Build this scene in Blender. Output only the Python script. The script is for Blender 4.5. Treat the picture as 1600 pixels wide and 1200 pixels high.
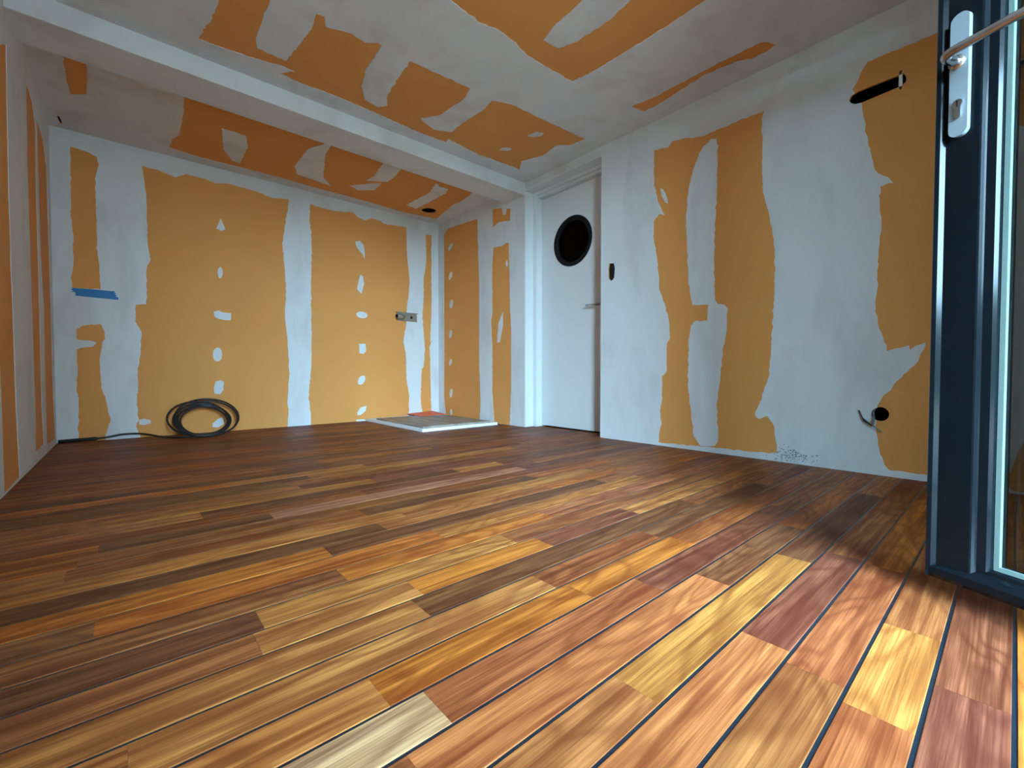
import bpy, bmesh, math, random
from mathutils import Vector, Matrix, noise
from mathutils.geometry import delaunay_2d_cdt

for o in list(bpy.data.objects):
    bpy.data.objects.remove(o, do_unlink=True)
scene = bpy.context.scene
COL = scene.collection

# ---------------------------------------------------------------- camera
cam_data = bpy.data.cameras.new('camera')
cam = bpy.data.objects.new('camera', cam_data)
COL.objects.link(cam)
cam_data.sensor_fit = 'HORIZONTAL'
cam_data.sensor_width = 36.0
cam_data.lens = 36.0 * 687.4943 / 1600.0
cam_data.clip_start = 0.01
cam.location = (0.3875, 0.0, 0.4968)
cam.rotation_euler = (math.radians(90.0 - 1.4147), 0.0, math.radians(-41.1447))
scene.camera = cam

# ---------------------------------------------------------------- sky and exposure
world = bpy.data.worlds.new('overcast_sky')
scene.world = world
world.use_nodes = True
bg = world.node_tree.nodes['Background']
bg.inputs['Color'].default_value = (0.44, 0.745, 1.0, 1.0)
bg.inputs['Strength'].default_value = 98.0
scene.view_settings.view_transform = 'Standard'
scene.view_settings.look = 'None'
scene.view_settings.gamma = 1.0
scene.view_settings.use_curve_mapping = False
scene.view_settings.exposure = 0.75

# room (metres): x across from the wall on the left, y towards the back wall, z up
R, B, H = 3.1393, 4.457, 2.2243
HB, YB1, YB2 = 2.1117, 2.963, 3.2315
YF = -0.72                                   # inner face of the wall behind the camera
OX0, OX1, OZ = 0.30, 1.350, 2.16             # doorway to the terrace in that wall
DY0, DY1, DZ = 2.108, 2.965, 2.152           # recess of the white door

portal = bpy.data.lights.new('sky_portal', 'AREA')
portal.shape = 'RECTANGLE'
portal.size, portal.size_y = OX1 - OX0, OZ
portal.cycles.is_portal = True
po = bpy.data.objects.new('sky_portal', portal)
COL.objects.link(po)
po.location = ((OX0 + OX1) / 2, YF - 0.22, OZ / 2)
po.rotation_euler = (math.radians(90), 0, 0)      # faces into the room

# trowelled edges, holes and plank joints in metres on their own planes
DATA = {'back': {'orange': [[(0.108, 2.108), (0.193, 2.1), (0.247, 2.076), (0.252, 2.018), (0.238, 1.953), (0.232, 1.845), (0.235, 1.59), (0.235, 1.371), (0.244, 1.288), (0.248, 1.139), (0.248, 1.115), (0.103, 1.106),
                      (0.095, 1.187), (0.11, 1.281), (0.113, 1.472), (0.102, 1.606), (0.106, 1.824), (0.105, 1.968)],
                     [(0.115, 0.814), (0.151, 0.84), (0.243, 0.861), (0.267, 0.796), (0.266, 0.753), (0.251, 0.724), (0.235, 0.596), (0.239, 0.392), (0.262, 0.311), (0.278, 0.19), (0.284, 0.127), (0.257, 0.038),
                      (0.26, -0.014), (0.11, -0.008), (0.119, 0.302), (0.11, 0.372), (0.117, 0.557), (0.115, 0.663), (0.132, 0.677), (0.199, 0.689), (0.22, 0.723), (0.183, 0.735), (0.117, 0.741), (0.114, 0.787)],
                     [(0.498, 2.093), (0.606, 2.086), (0.706, 2.065), (0.777, 2.112), (0.906, 2.108), (0.963, 2.092), (1.064, 2.115), (1.271, 2.106), (1.408, 2.08), (1.537, 2.107), (1.531, 2.041), (1.501, 1.841),
                      (1.478, 1.69), (1.492, 1.517), (1.501, 1.36), (1.505, 1.255), (1.492, 1.047), (1.501, 0.918), (1.516, 0.8), (1.523, 0.455), (1.505, 0.246), (1.515, 0.156), (1.501, -0.034), (1.244, -0.029),
                      (0.453, -0.034), (0.454, 0.02), (0.429, 0.087), (0.448, 0.14), (0.442, 0.19), (0.439, 0.289), (0.449, 0.403), (0.447, 0.526), (0.468, 0.65), (0.469, 0.734), (0.474, 0.823), (0.438, 0.894),
                      (0.444, 1.022), (0.508, 1.034), (0.512, 1.307), (0.537, 1.375), (0.52, 1.53), (0.521, 1.84), (0.511, 1.96)],
                     [(1.722, 2.106), (1.816, 2.099), (1.968, 2.099), (2.141, 2.128), (2.194, 2.088), (2.261, 2.071), (2.33, 2.113), (2.435, 2.11), (2.471, 2.085), (2.733, 2.108), (2.739, 1.793), (2.769, 1.536),
                      (2.76, 1.408), (2.735, 1.228), (2.726, 1.05), (2.686, 0.836), (2.717, 0.731), (2.723, 0.447), (2.753, 0.232), (2.752, 0.075), (2.728, 0.019), (2.727, -0.031), (2.348, -0.032), (1.705, -0.045),
                      (1.712, 0.102), (1.691, 0.27), (1.717, 0.546), (1.726, 0.81), (1.723, 1.086), (1.726, 1.373), (1.735, 1.679), (1.731, 1.86), (1.72, 1.937)],
                     [(2.973, 2.073), (3.048, 2.088), (3.047, 1.736), (3.044, 1.185), (3.025, 0.852), (3.051, 0.875), (3.017, 0.8), (3.024, 0.593), (3.038, 0.014), (2.921, 0.021), (2.897, 0.213), (2.915, 0.541),
                      (2.94, 0.577), (2.958, 0.775), (2.935, 1.029), (2.927, 1.174), (2.936, 1.248), (2.945, 1.394), (2.946, 1.575), (2.98, 1.762)]],
          'spots': [[(1.004, 1.809), (1.022, 1.764), (1.035, 1.724), (1.003, 1.701), (0.971, 1.716), (0.986, 1.756)],
                    [(1.012, 1.352), (1.009, 1.327), (1.002, 1.308), (0.993, 1.3), (0.984, 1.305), (0.978, 1.322), (0.975, 1.346), (0.978, 1.371), (0.985, 1.39), (0.994, 1.397), (1.003, 1.392), (1.01, 1.376)],
                    [(0.944, 1.014), (0.976, 1.028), (1.007, 1.015), (1.068, 1.015), (1.067, 0.954), (1.016, 0.95), (0.975, 0.958), (0.948, 0.972)],
                    [(1.0, 0.655), (0.995, 0.625), (0.982, 0.603), (0.965, 0.594), (0.948, 0.602), (0.936, 0.623), (0.932, 0.653), (0.937, 0.683), (0.95, 0.705), (0.967, 0.714), (0.984, 0.706), (0.996, 0.685)],
                    [(0.949, 0.426), (0.986, 0.437), (1.009, 0.42), (1.003, 0.354), (0.98, 0.317), (0.939, 0.323), (0.935, 0.367)],
                    [(0.922, 0.07), (0.958, 0.105), (0.995, 0.119), (1.004, 0.063), (0.957, 0.034), (0.921, 0.042)], [(0.448, 0.135), (0.479, 0.143), (0.517, 0.13), (0.521, 0.105), (0.482, 0.093), (0.448, 0.1)],
                    [(2.158, 1.834), (2.205, 1.856), (2.245, 1.818), (2.258, 1.742), (2.257, 1.676), (2.231, 1.731), (2.178, 1.773)],
                    [(2.209, 1.511), (2.236, 1.495), (2.248, 1.418), (2.22, 1.315), (2.174, 1.356), (2.188, 1.436)],
                    [(2.283, 1.095), (2.272, 1.078), (2.247, 1.067), (2.216, 1.064), (2.187, 1.071), (2.168, 1.085), (2.162, 1.102), (2.173, 1.119), (2.197, 1.13), (2.228, 1.133), (2.257, 1.127), (2.277, 1.113)],
                    [(2.189, 0.8), (2.257, 0.803), (2.263, 0.73), (2.236, 0.696), (2.195, 0.701)],
                    [(2.243, 0.408), (2.225, 0.387), (2.205, 0.376), (2.187, 0.378), (2.175, 0.392), (2.174, 0.415), (2.183, 0.44), (2.2, 0.461), (2.221, 0.472), (2.239, 0.47), (2.251, 0.456), (2.252, 0.433)],
                    [(2.163, 0.088), (2.197, 0.139), (2.265, 0.156), (2.251, 0.103), (2.203, 0.066), (2.169, 0.061)],
                    [(2.257, 0.002), (2.25, -0.004), (2.23, -0.008), (2.202, -0.007), (2.175, -0.004), (2.156, 0.003), (2.149, 0.01), (2.156, 0.016), (2.176, 0.019), (2.203, 0.019), (2.23, 0.016), (2.25, 0.009)]]},
 'ceil': {'holes': {'downlight': [(2.897, 4.103), (2.906, 4.127), (2.908, 4.152), (2.903, 4.177), (2.89, 4.199), (2.872, 4.216), (2.85, 4.225), (2.826, 4.227), (2.803, 4.221), (2.783, 4.207), (2.768, 4.188),
                                  (2.76, 4.164), (2.758, 4.139), (2.764, 4.115), (2.777, 4.094), (2.794, 4.078), (2.816, 4.068), (2.839, 4.066), (2.862, 4.071), (2.882, 4.084)],
                    'gap': [(0.057, 4.272), (0.069, 4.262), (0.078, 4.374), (0.065, 4.386)]},
          'orange': [[(0.734, 2.461), (0.726, 2.599), (0.699, 2.756), (0.691, 2.809), (0.738, 2.809), (0.948, 2.781), (1.052, 2.75), (1.137, 2.745), (1.075, 2.821), (1.194, 2.836), (1.299, 2.822), (1.495, 2.82),
                      (1.716, 2.831), (2.03, 2.852), (2.21, 2.836), (2.196, 2.788), (2.518, 2.823), (2.836, 2.803), (2.923, 2.803), (2.836, 2.684), (2.899, 2.49), (2.867, 2.322), (2.941, 2.258), (2.96, 2.12),
                      (2.554, 2.148), (2.277, 2.163), (2.159, 2.213), (1.992, 2.209), (1.596, 2.234), (1.436, 2.229), (1.399, 2.225), (1.349, 2.269), (1.275, 2.253), (1.162, 2.292), (1.133, 2.233), (1.101, 2.242),
                      (1.069, 2.215), (0.998, 2.132), (0.911, 2.093), (0.774, 2.192), (0.743, 2.342)],
                     [(1.489, 1.747), (1.545, 1.753), (1.724, 1.769), (1.826, 1.744), (1.916, 1.75), (2.057, 1.779), (2.176, 1.775), (2.401, 1.758), (2.421, 1.63), (2.435, 1.326), (2.436, 1.147), (2.43, 0.978),
                      (2.434, 0.715), (1.818, 0.931), (1.248, 1.703)],
                     [(2.868, 1.674), (2.875, 1.631), (2.897, 1.508), (2.894, 1.35), (2.894, 1.113), (2.904, 0.904), (2.929, 0.882), (2.984, 0.863), (2.999, 0.905), (3.001, 0.986), (2.964, 1.039), (2.952, 1.096),
                      (2.931, 1.221), (2.961, 1.386), (2.986, 1.561), (2.985, 1.645)],
                     [(0.671, 3.332), (0.696, 3.656), (0.699, 4.039), (0.667, 4.124), (0.658, 4.291), (0.8, 4.324), (1.014, 4.321), (1.243, 4.304), (1.496, 4.314), (1.775, 4.324), (2.241, 4.326), (2.606, 4.356),
                      (2.974, 4.317), (3.023, 4.302), (2.938, 3.875), (2.94, 3.649), (2.898, 3.439), (2.813, 3.197)],
                     [(0.151, 3.34), (0.153, 3.476), (0.148, 3.675), (0.149, 3.885), (0.224, 3.82), (0.236, 3.635), (0.243, 3.451), (0.246, 3.33)]],
          'spots': [[(2.646, 2.592), (2.649, 2.605), (2.643, 2.623), (2.628, 2.64), (2.609, 2.652), (2.591, 2.656), (2.579, 2.651), (2.575, 2.638), (2.582, 2.62), (2.597, 2.603), (2.615, 2.591), (2.633, 2.587)],
                    [(2.607, 2.371), (2.62, 2.291), (2.674, 2.267), (2.684, 2.303), (2.654, 2.353)]],
          'white': [[(0.913, 2.305), (0.917, 2.623), (0.935, 2.685), (1.076, 2.689), (1.095, 2.515), (1.112, 2.357), (1.099, 2.248), (1.093, 2.171), (0.981, 2.071), (0.898, 2.144)],
                    [(1.424, 2.203), (1.435, 2.457), (1.471, 2.609), (1.543, 2.734), (1.638, 2.757), (1.679, 2.704), (1.635, 2.611), (1.605, 2.38), (1.594, 2.216)],
                    [(1.967, 2.175), (2.014, 2.322), (1.991, 2.572), (1.912, 2.689), (2.048, 2.748), (2.162, 2.692), (2.157, 2.526), (2.173, 2.317), (2.145, 2.182)],
                    [(1.995, 1.291), (2.002, 1.353), (2.017, 1.55), (2.039, 1.643), (2.139, 1.633), (2.176, 1.54), (2.189, 1.347), (2.169, 1.206), (2.154, 1.13)],
                    [(0.918, 3.714), (1.067, 3.717), (1.108, 3.898), (1.113, 4.234), (1.052, 4.216), (0.971, 4.043)],
                    [(1.573, 3.368), (1.464, 3.612), (1.466, 4.0), (1.528, 4.135), (1.827, 4.185), (1.716, 4.053), (1.591, 3.606)],
                    [(2.151, 3.401), (1.99, 3.396), (2.046, 3.732), (2.027, 3.867), (2.182, 3.767), (2.181, 3.613)], [(1.96, 4.068), (2.057, 4.116), (2.171, 4.016), (2.154, 3.826), (2.068, 3.92)],
                    [(2.531, 3.497), (2.59, 3.709), (2.572, 4.148), (2.698, 4.178), (2.711, 3.914), (2.716, 3.638), (2.678, 3.534), (2.597, 3.549)]]},
 'left': {'orange': [[(3.01, 1.97), (2.987, 1.592), (2.975, 1.305), (2.981, 0.937), (2.996, 0.737), (3.006, 0.388), (3.046, 0.014), (2.706, 0.003), (2.7, 0.323), (2.683, 0.556), (2.654, 1.207), (2.638, 1.765)],
                     [(3.536, 2.064), (3.745, 2.05), (3.844, 1.946), (3.802, 1.559), (3.812, 1.188), (3.809, 0.886), (3.804, 0.28), (3.845, 0.069), (3.527, 0.065), (3.559, 0.26), (3.546, 0.577), (3.533, 0.89),
                      (3.516, 1.3), (3.509, 1.639)],
                     [(3.907, 2.029), (4.141, 2.008), (4.294, 1.879), (4.316, 1.503), (4.339, 0.946), (4.336, 0.422), (4.398, 0.037), (3.981, 0.052), (3.966, 0.429), (3.997, 0.908), (3.917, 1.209), (3.906, 1.591)]]},
 'right': {'holes': {'round': [(0.396, 0.296), (0.398, 0.286), (0.403, 0.277), (0.411, 0.269), (0.421, 0.265), (0.431, 0.264), (0.442, 0.266), (0.451, 0.271), (0.458, 0.279), (0.462, 0.289), (0.463, 0.3), (0.461, 0.311),
                               (0.455, 0.32), (0.447, 0.327), (0.438, 0.331), (0.427, 0.332), (0.417, 0.33), (0.408, 0.324), (0.401, 0.316), (0.397, 0.307)],
                     'slot': [(0.576, 1.866), (0.566, 1.886), (0.543, 1.894), (0.386, 1.897), (0.37, 1.898), (0.361, 1.876), (0.361, 1.855), (0.376, 1.842), (0.529, 1.832), (0.552, 1.836), (0.568, 1.849)],
                     'switch': [(2.034, 1.327), (2.022, 1.321), (2.01, 1.321), (1.993, 1.32), (1.981, 1.28), (1.987, 1.209), (2.004, 1.193), (2.021, 1.192), (2.039, 1.213), (2.042, 1.286)]},
           'orange': [[(4.328, 2.091), (4.248, 2.129), (3.693, 2.092), (3.683, 1.84), (3.662, 1.442), (3.664, 0.782), (3.664, 0.583), (3.643, 0.238), (3.655, -0.015), (4.302, -0.004), (4.341, 0.208), (4.338, 0.593),
                       (4.334, 1.29), (4.331, 1.728)],
                      [(3.439, 2.119), (3.3, 2.093), (3.281, 2.021), (3.233, 2.014), (3.224, 2.066), (3.168, 2.05), (3.177, 1.939), (3.339, 1.968), (3.439, 1.937)],
                      [(3.429, 1.74), (3.281, 1.727), (3.243, 1.743), (3.196, 1.738), (3.187, 1.519), (3.177, 1.142), (3.159, 0.91), (3.159, 0.393), (3.177, 0.001), (3.422, -0.002), (3.452, 0.311), (3.451, 0.708),
                       (3.471, 1.029), (3.451, 1.091), (3.45, 1.567)],
                      [(1.665, 2.028), (1.555, 2.008), (1.524, 2.038), (1.316, 1.988), (1.252, 1.99), (0.966, 1.991), (0.982, 1.945), (0.974, 1.804), (0.975, 1.653), (0.97, 1.532), (0.942, 1.426), (0.917, 1.294),
                       (0.903, 1.191), (0.903, 0.976), (0.905, 0.862), (0.915, 0.646), (0.926, 0.472), (0.971, 0.323), (0.995, 0.258), (0.974, 0.23), (0.93, 0.252), (0.896, 0.2), (0.885, 0.128), (0.878, 0.046),
                       (1.009, 0.035), (1.198, 0.034), (1.379, 0.027), (1.613, 0.02), (1.604, 0.114), (1.59, 0.151), (1.605, 0.238), (1.586, 0.326), (1.588, 0.48), (1.555, 0.51), (1.557, 0.696), (1.534, 0.738),
                       (1.544, 0.846), (1.573, 0.965), (1.617, 1.071), (1.634, 1.279), (1.664, 1.43), (1.661, 1.547), (1.622, 1.585), (1.579, 1.56), (1.628, 1.66), (1.663, 1.788)],
                      [(0.563, 1.914), (0.531, 1.976), (0.504, 2.021), (0.411, 2.02), (0.343, 2.015), (0.258, 2.019), (0.112, 2.028), (-0.058, 2.05), (-0.098, 1.647), (-0.07, 1.463), (0.074, 1.533), (0.07, 0.989),
                       (0.064, 0.478), (0.062, 0.18), (0.059, 0.025), (0.266, 0.03), (0.39, 0.03), (0.402, 0.043), (0.427, 0.102), (0.444, 0.209), (0.441, 0.338), (0.374, 0.455), (0.297, 0.55), (0.274, 0.638),
                       (0.326, 0.605), (0.331, 0.626), (0.409, 0.602), (0.437, 0.708), (0.458, 0.828), (0.452, 0.911), (0.446, 1.095), (0.44, 1.217), (0.447, 1.295), (0.448, 1.399), (0.399, 1.399), (0.418, 1.432),
                       (0.456, 1.463), (0.469, 1.486), (0.488, 1.579), (0.509, 1.702), (0.524, 1.826)],
                      [(-0.027, 0.218), (-0.011, 0.176), (-0.0, 0.108), (0.011, 0.066), (0.039, 0.042), (0.003, 0.012), (-0.16, 0.015), (-0.154, 0.356), (-0.059, 0.299)]],
           'spots': [[(4.17, 1.896), (4.194, 1.882), (4.219, 1.876), (4.238, 1.878), (4.246, 1.89), (4.241, 1.907), (4.224, 1.925), (4.2, 1.939), (4.175, 1.945), (4.157, 1.942), (4.148, 1.931), (4.153, 1.914)],
                     [(4.169, 1.58), (4.186, 1.561), (4.206, 1.55), (4.224, 1.549), (4.236, 1.56), (4.238, 1.578), (4.229, 1.6), (4.212, 1.618), (4.192, 1.629), (4.174, 1.63), (4.162, 1.619), (4.161, 1.601)],
                     [(4.157, 1.267), (4.168, 1.244), (4.184, 1.229), (4.202, 1.225), (4.215, 1.235), (4.222, 1.255), (4.219, 1.279), (4.208, 1.303), (4.191, 1.318), (4.174, 1.321), (4.161, 1.311), (4.154, 1.292)],
                     [(4.175, 0.933), (4.185, 0.911), (4.2, 0.896), (4.216, 0.892), (4.228, 0.9), (4.234, 0.918), (4.231, 0.941), (4.221, 0.964), (4.206, 0.979), (4.19, 0.982), (4.177, 0.974), (4.172, 0.956)],
                     [(4.179, 0.616), (4.192, 0.597), (4.208, 0.585), (4.223, 0.581), (4.233, 0.589), (4.236, 0.604), (4.23, 0.624), (4.218, 0.642), (4.202, 0.655), (4.187, 0.658), (4.177, 0.651), (4.174, 0.635)],
                     [(4.165, 0.272), (4.174, 0.247), (4.188, 0.228), (4.203, 0.222), (4.216, 0.229), (4.223, 0.248), (4.222, 0.273), (4.214, 0.299), (4.2, 0.317), (4.184, 0.323), (4.171, 0.316), (4.164, 0.297)],
                     [(4.174, 0.057), (4.177, 0.038), (4.185, 0.025), (4.195, 0.019), (4.206, 0.023), (4.213, 0.036), (4.216, 0.054), (4.213, 0.072), (4.205, 0.086), (4.195, 0.092), (4.184, 0.087), (4.177, 0.075)],
                     [(3.37, 0.8), (3.35, 0.987), (3.282, 1.092), (3.282, 0.962), (3.331, 0.798)],
                     [(3.209, 1.541), (3.211, 1.526), (3.217, 1.516), (3.224, 1.514), (3.232, 1.519), (3.237, 1.531), (3.239, 1.547), (3.237, 1.562), (3.232, 1.572), (3.224, 1.575), (3.217, 1.569), (3.211, 1.557)],
                     [(1.614, 1.755), (1.595, 1.741), (1.566, 1.681), (1.556, 1.635), (1.575, 1.645), (1.604, 1.7)]],
           'white': [[(1.268, 1.949), (1.328, 1.913), (1.369, 1.836), (1.414, 1.688), (1.429, 1.508), (1.418, 1.278), (1.408, 1.091), (1.38, 0.935), (1.276, 0.926), (1.283, 0.827), (1.366, 0.83), (1.391, 0.791),
                      (1.403, 0.688), (1.405, 0.426), (1.381, 0.24), (1.363, 0.087), (1.316, 0.031), (1.226, 0.042), (1.207, 0.084), (1.217, 0.31), (1.199, 0.45), (1.186, 0.627), (1.164, 0.743), (1.159, 0.89),
                      (1.178, 0.915), (1.217, 0.923), (1.237, 0.965), (1.243, 1.164), (1.242, 1.411), (1.232, 1.605), (1.231, 1.845), (1.228, 1.875), (1.236, 1.937)]]},
 'rows': {0: [(1.35, 'P', 'P')],
          1: [(1.194, 'R', 'Y'), (1.514, 'Y', 'T')],
          2: [(1.233, 'T', 'R')],
          3: [(1.27, 'N', 'P')],
          4: [(0.981, 'T', 'Y')],
          5: [(1.44, 'N', 'D')],
          6: [(0.727, 'W', 'R'), (1.303, 'R', 'P')],
          7: [(0.675, 'Y', 'O')],
          8: [(0.38, 'T', 'W'), (1.128, 'Y', 'N'), (1.592, 'R', 'D')],
          9: [(0.847, 'Y', 'G'), (2.012, 'D', 'T')],
          10: [(0.56, 'T', 'Y'), (0.881, 'Y', 'O'), (1.302, 'O', 'P'), (1.743, 'P', 'Y')],
          11: [(0.581, 'D', 'Y')],
          12: [(1.484, 'O', 'N')],
          13: [(0.331, 'G', 'Y'), (1.101, 'O', 'Y')],
          14: [(0.8, 'O', 'D')],
          17: [(0.265, 'Y', 'R'), (1.01, 'R', 'D')],
          18: [(0.282, 'O', 'T')],
          19: [(0.318, 'O', 'D'), (0.757, 'D', 'K'), (1.934, 'K', 'P')],
          21: [(1.642, 'D', 'Y'), (1.929, 'Y', 'P')],
          22: [(1.236, 'Y', 'P')],
          23: [(0.946, 'N', 'P')],
          25: [(1.035, 'D', 'Y')],
          26: [(1.338, 'Y', 'P')]}}

# ---------------------------------------------------------------- materials
def new_mat(name):
    m = bpy.data.materials.new(name)
    m.use_nodes = True
    nt = m.node_tree
    b = nt.nodes['Principled BSDF']
    return m, nt, b

def node(nt, kind, **kw):
    n = nt.nodes.new(kind)
    for k, v in kw.items():
        setattr(n, k, v)
    return n

def link(nt, a, b):
    nt.links.new(a, b)

def plain(name, color, rough=0.6, metal=0.0, spec=0.5):
    m, nt, b = new_mat(name)
    b.inputs['Base Color'].default_value = (*color, 1)
    b.inputs['Roughness'].default_value = rough
    b.inputs['Metallic'].default_value = metal
    b.inputs['Specular IOR Level'].default_value = spec
    return m

def math_node(nt, op, a, bval=None):
    n = node(nt, 'ShaderNodeMath', operation=op)
    for i, v in enumerate((a, bval)):
        if v is None:
            continue
        if isinstance(v, (int, float)):
            n.inputs[i].default_value = v
        else:
            link(nt, v, n.inputs[i])
    return n.outputs[0]

def scaled_noise(nt, vec, scale, detail=4, rough=0.6, dist=0.0):
    mp = node(nt, 'ShaderNodeMapping')
    mp.inputs['Scale'].default_value = scale
    link(nt, vec, mp.inputs['Vector'])
    n = node(nt, 'ShaderNodeTexNoise')
    n.inputs['Scale'].default_value = 1.0
    n.inputs['Detail'].default_value = detail
    n.inputs['Roughness'].default_value = rough
    n.inputs['Distortion'].default_value = dist
    link(nt, mp.outputs[0], n.inputs['Vector'])
    return n.outputs['Fac']

def ramp(nt, fac, stops):
    r = node(nt, 'ShaderNodeValToRGB')
    els = r.color_ramp.elements
    while len(els) < len(stops):
        els.new(0.5)
    for e, (p, c) in zip(els, stops):
        e.position = p
        e.color = (*c, 1) if len(c) == 3 else c
    link(nt, fac, r.inputs['Fac'])
    return r.outputs['Color']

def mixc(nt, fac, a, b, blend='MIX'):
    n = node(nt, 'ShaderNodeMix', data_type='RGBA', blend_type=blend)
    for sock, v in ((n.inputs[0], fac), (n.inputs[6], a), (n.inputs[7], b)):
        if isinstance(v, (int, float)):
            sock.default_value = v
        elif isinstance(v, tuple):
            sock.default_value = (*v, 1)
        else:
            link(nt, v, sock)
    return n.outputs[2]

def bump(nt, b, height, strength, dist=0.002):
    n = node(nt, 'ShaderNodeBump')
    n.inputs['Strength'].default_value = strength
    n.inputs['Distance'].default_value = dist
    link(nt, height, n.inputs['Height'])
    link(nt, n.outputs[0], b.inputs['Normal'])

def mat_board():
    m, nt, b = new_mat('orange_plasterboard')
    pos = node(nt, 'ShaderNodeNewGeometry').outputs['Position']
    n1 = scaled_noise(nt, pos, (1.6, 1.6, 1.6), 3)
    n2 = scaled_noise(nt, pos, (60, 60, 60), 3)
    c = mixc(nt, n1, (0.72, 0.285, 0.066), (0.80, 0.350, 0.098))
    c = mixc(nt, math_node(nt, 'MULTIPLY', n2, 0.18), c, (0.46, 0.24, 0.10))
    link(nt, c, b.inputs['Base Color'])
    b.inputs['Roughness'].default_value = 0.75
    b.inputs['Specular IOR Level'].default_value = 0.25
    return m

def mat_plaster():
    m, nt, b = new_mat('white_joint_compound')
    pos = node(nt, 'ShaderNodeNewGeometry').outputs['Position']
    n1 = scaled_noise(nt, pos, (4.0, 4.0, 1.6), 4, 0.55, 0.4)
    n2 = scaled_noise(nt, pos, (45, 45, 14), 3)
    c = ramp(nt, n1, [(0.0, (0.58, 0.55, 0.54)), (0.36, (0.64, 0.62, 0.61)), (0.50, (0.705, 0.705, 0.70)), (1.0, (0.73, 0.73, 0.725))])
    c = mixc(nt, math_node(nt, 'MULTIPLY', n2, 0.10), c, (0.50, 0.49, 0.48))
    link(nt, c, b.inputs['Base Color'])
    b.inputs['Roughness'].default_value = 0.7
    b.inputs['Specular IOR Level'].default_value = 0.3
    bump(nt, b, n2, 0.25, 0.002)
    return m

def mat_wood():
    m, nt, b = new_mat('oiled_teak_plank')
    info = node(nt, 'ShaderNodeObjectInfo')
    pos = node(nt, 'ShaderNodeNewGeometry').outputs['Position']
    off = math_node(nt, 'MULTIPLY', info.outputs['Random'], 61.0)
    add = node(nt, 'ShaderNodeVectorMath', operation='ADD')
    comb = node(nt, 'ShaderNodeCombineXYZ')
    link(nt, off, comb.inputs[0]); link(nt, off, comb.inputs[1])
    link(nt, pos, add.inputs[0]); link(nt, comb.outputs[0], add.inputs[1])
    vec = add.outputs[0]
    fine = scaled_noise(nt, vec, (4.5, 290.0, 1.0), 4, 0.7, 0.1)
    streak = scaled_noise(nt, vec, (1.7, 44.0, 1.0), 5, 0.62, 0.5)
    field = scaled_noise(nt, vec, (1.9, 9.0, 1.0), 1.5, 0.4, 0.35)
    blotch = scaled_noise(nt, vec, (3.0, 13.0, 1.0), 3, 0.55, 0.3)
    rings = math_node(nt, 'SINE', math_node(nt, 'MULTIPLY', field, 62.0))
    rings = math_node(nt, 'POWER', math_node(nt, 'MULTIPLY_ADD', rings, 0.5), 2.5)
    rings.node.inputs[0].links[0].from_node.inputs[2].default_value = 0.5
    base = info.outputs['Color']
    dark = mixc(nt, 1.0, base, (0.38, 0.235, 0.21), 'MULTIPLY')
    light = mixc(nt, 1.0, base, (1.38, 1.44, 1.44), 'MULTIPLY')
    f1 = ramp(nt, streak, [(0.36, (1, 1, 1)), (0.60, (0, 0, 0))])
    c = mixc(nt, math_node(nt, 'MULTIPLY', f1, 0.86), light, dark)
    c = mixc(nt, math_node(nt, 'MULTIPLY', rings, 0.50), c, dark)
    fb = ramp(nt, blotch, [(0.30, (1, 1, 1)), (0.48, (0, 0, 0))])
    c = mixc(nt, math_node(nt, 'MULTIPLY', fb, 0.70), c, mixc(nt, 1.0, base, (0.46, 0.27, 0.30), 'MULTIPLY'))
    ff = ramp(nt, fine, [(0.35, (1, 1, 1)), (0.6, (0, 0, 0))])
    c = mixc(nt, math_node(nt, 'MULTIPLY', ff, 0.62), c, dark)
    link(nt, c, b.inputs['Base Color'])
    dust = scaled_noise(nt, pos, (2.2, 2.2, 1.0), 4, 0.6)
    link(nt, math_node(nt, 'MULTIPLY_ADD', dust, 0.25), b.inputs['Roughness'])
    b.inputs['Roughness'].links[0].from_node.inputs[2].default_value = 0.36
    b.inputs['Specular IOR Level'].default_value = 0.14
    bump(nt, b, fine, 0.12, 0.0006)
    return m

def mat_glass(name, tint, rough=0.0, ior=1.5):
    m, nt, b = new_mat(name)
    out = nt.nodes['Material Output']
    nt.nodes.remove(b)
    tr = node(nt, 'ShaderNodeBsdfTransparent')
    tr.inputs['Color'].default_value = (*tint, 1)
    gl = node(nt, 'ShaderNodeBsdfGlossy')
    gl.inputs['Roughness'].default_value = rough
    fr = node(nt, 'ShaderNodeFresnel')
    geo = node(nt, 'ShaderNodeNewGeometry')
    mr = node(nt, 'ShaderNodeMapRange')                  # the same air-to-glass reflection on both faces of the pane
    mr.inputs['To Min'].default_value = ior
    mr.inputs['To Max'].default_value = 1.0 / ior
    link(nt, geo.outputs['Backfacing'], mr.inputs['Value'])
    link(nt, mr.outputs[0], fr.inputs['IOR'])
    mx = node(nt, 'ShaderNodeMixShader')
    link(nt, fr.outputs[0], mx.inputs[0]); link(nt, tr.outputs[0], mx.inputs[1]); link(nt, gl.outputs[0], mx.inputs[2])
    link(nt, mx.outputs[0], out.inputs['Surface'])
    return m

def mat_slab():
    m, nt, b = new_mat('grey_brown_stone_print')
    pos = node(nt, 'ShaderNodeNewGeometry').outputs['Position']
    n = scaled_noise(nt, pos, (7, 2.2, 1), 6, 0.7, 1.2)
    c = ramp(nt, n, [(0.3, (0.10, 0.08, 0.06)), (0.5, (0.28, 0.23, 0.18)), (0.7, (0.42, 0.34, 0.27))])
    link(nt, c, b.inputs['Base Color'])
    b.inputs['Roughness'].default_value = 0.5
    return m

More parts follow.
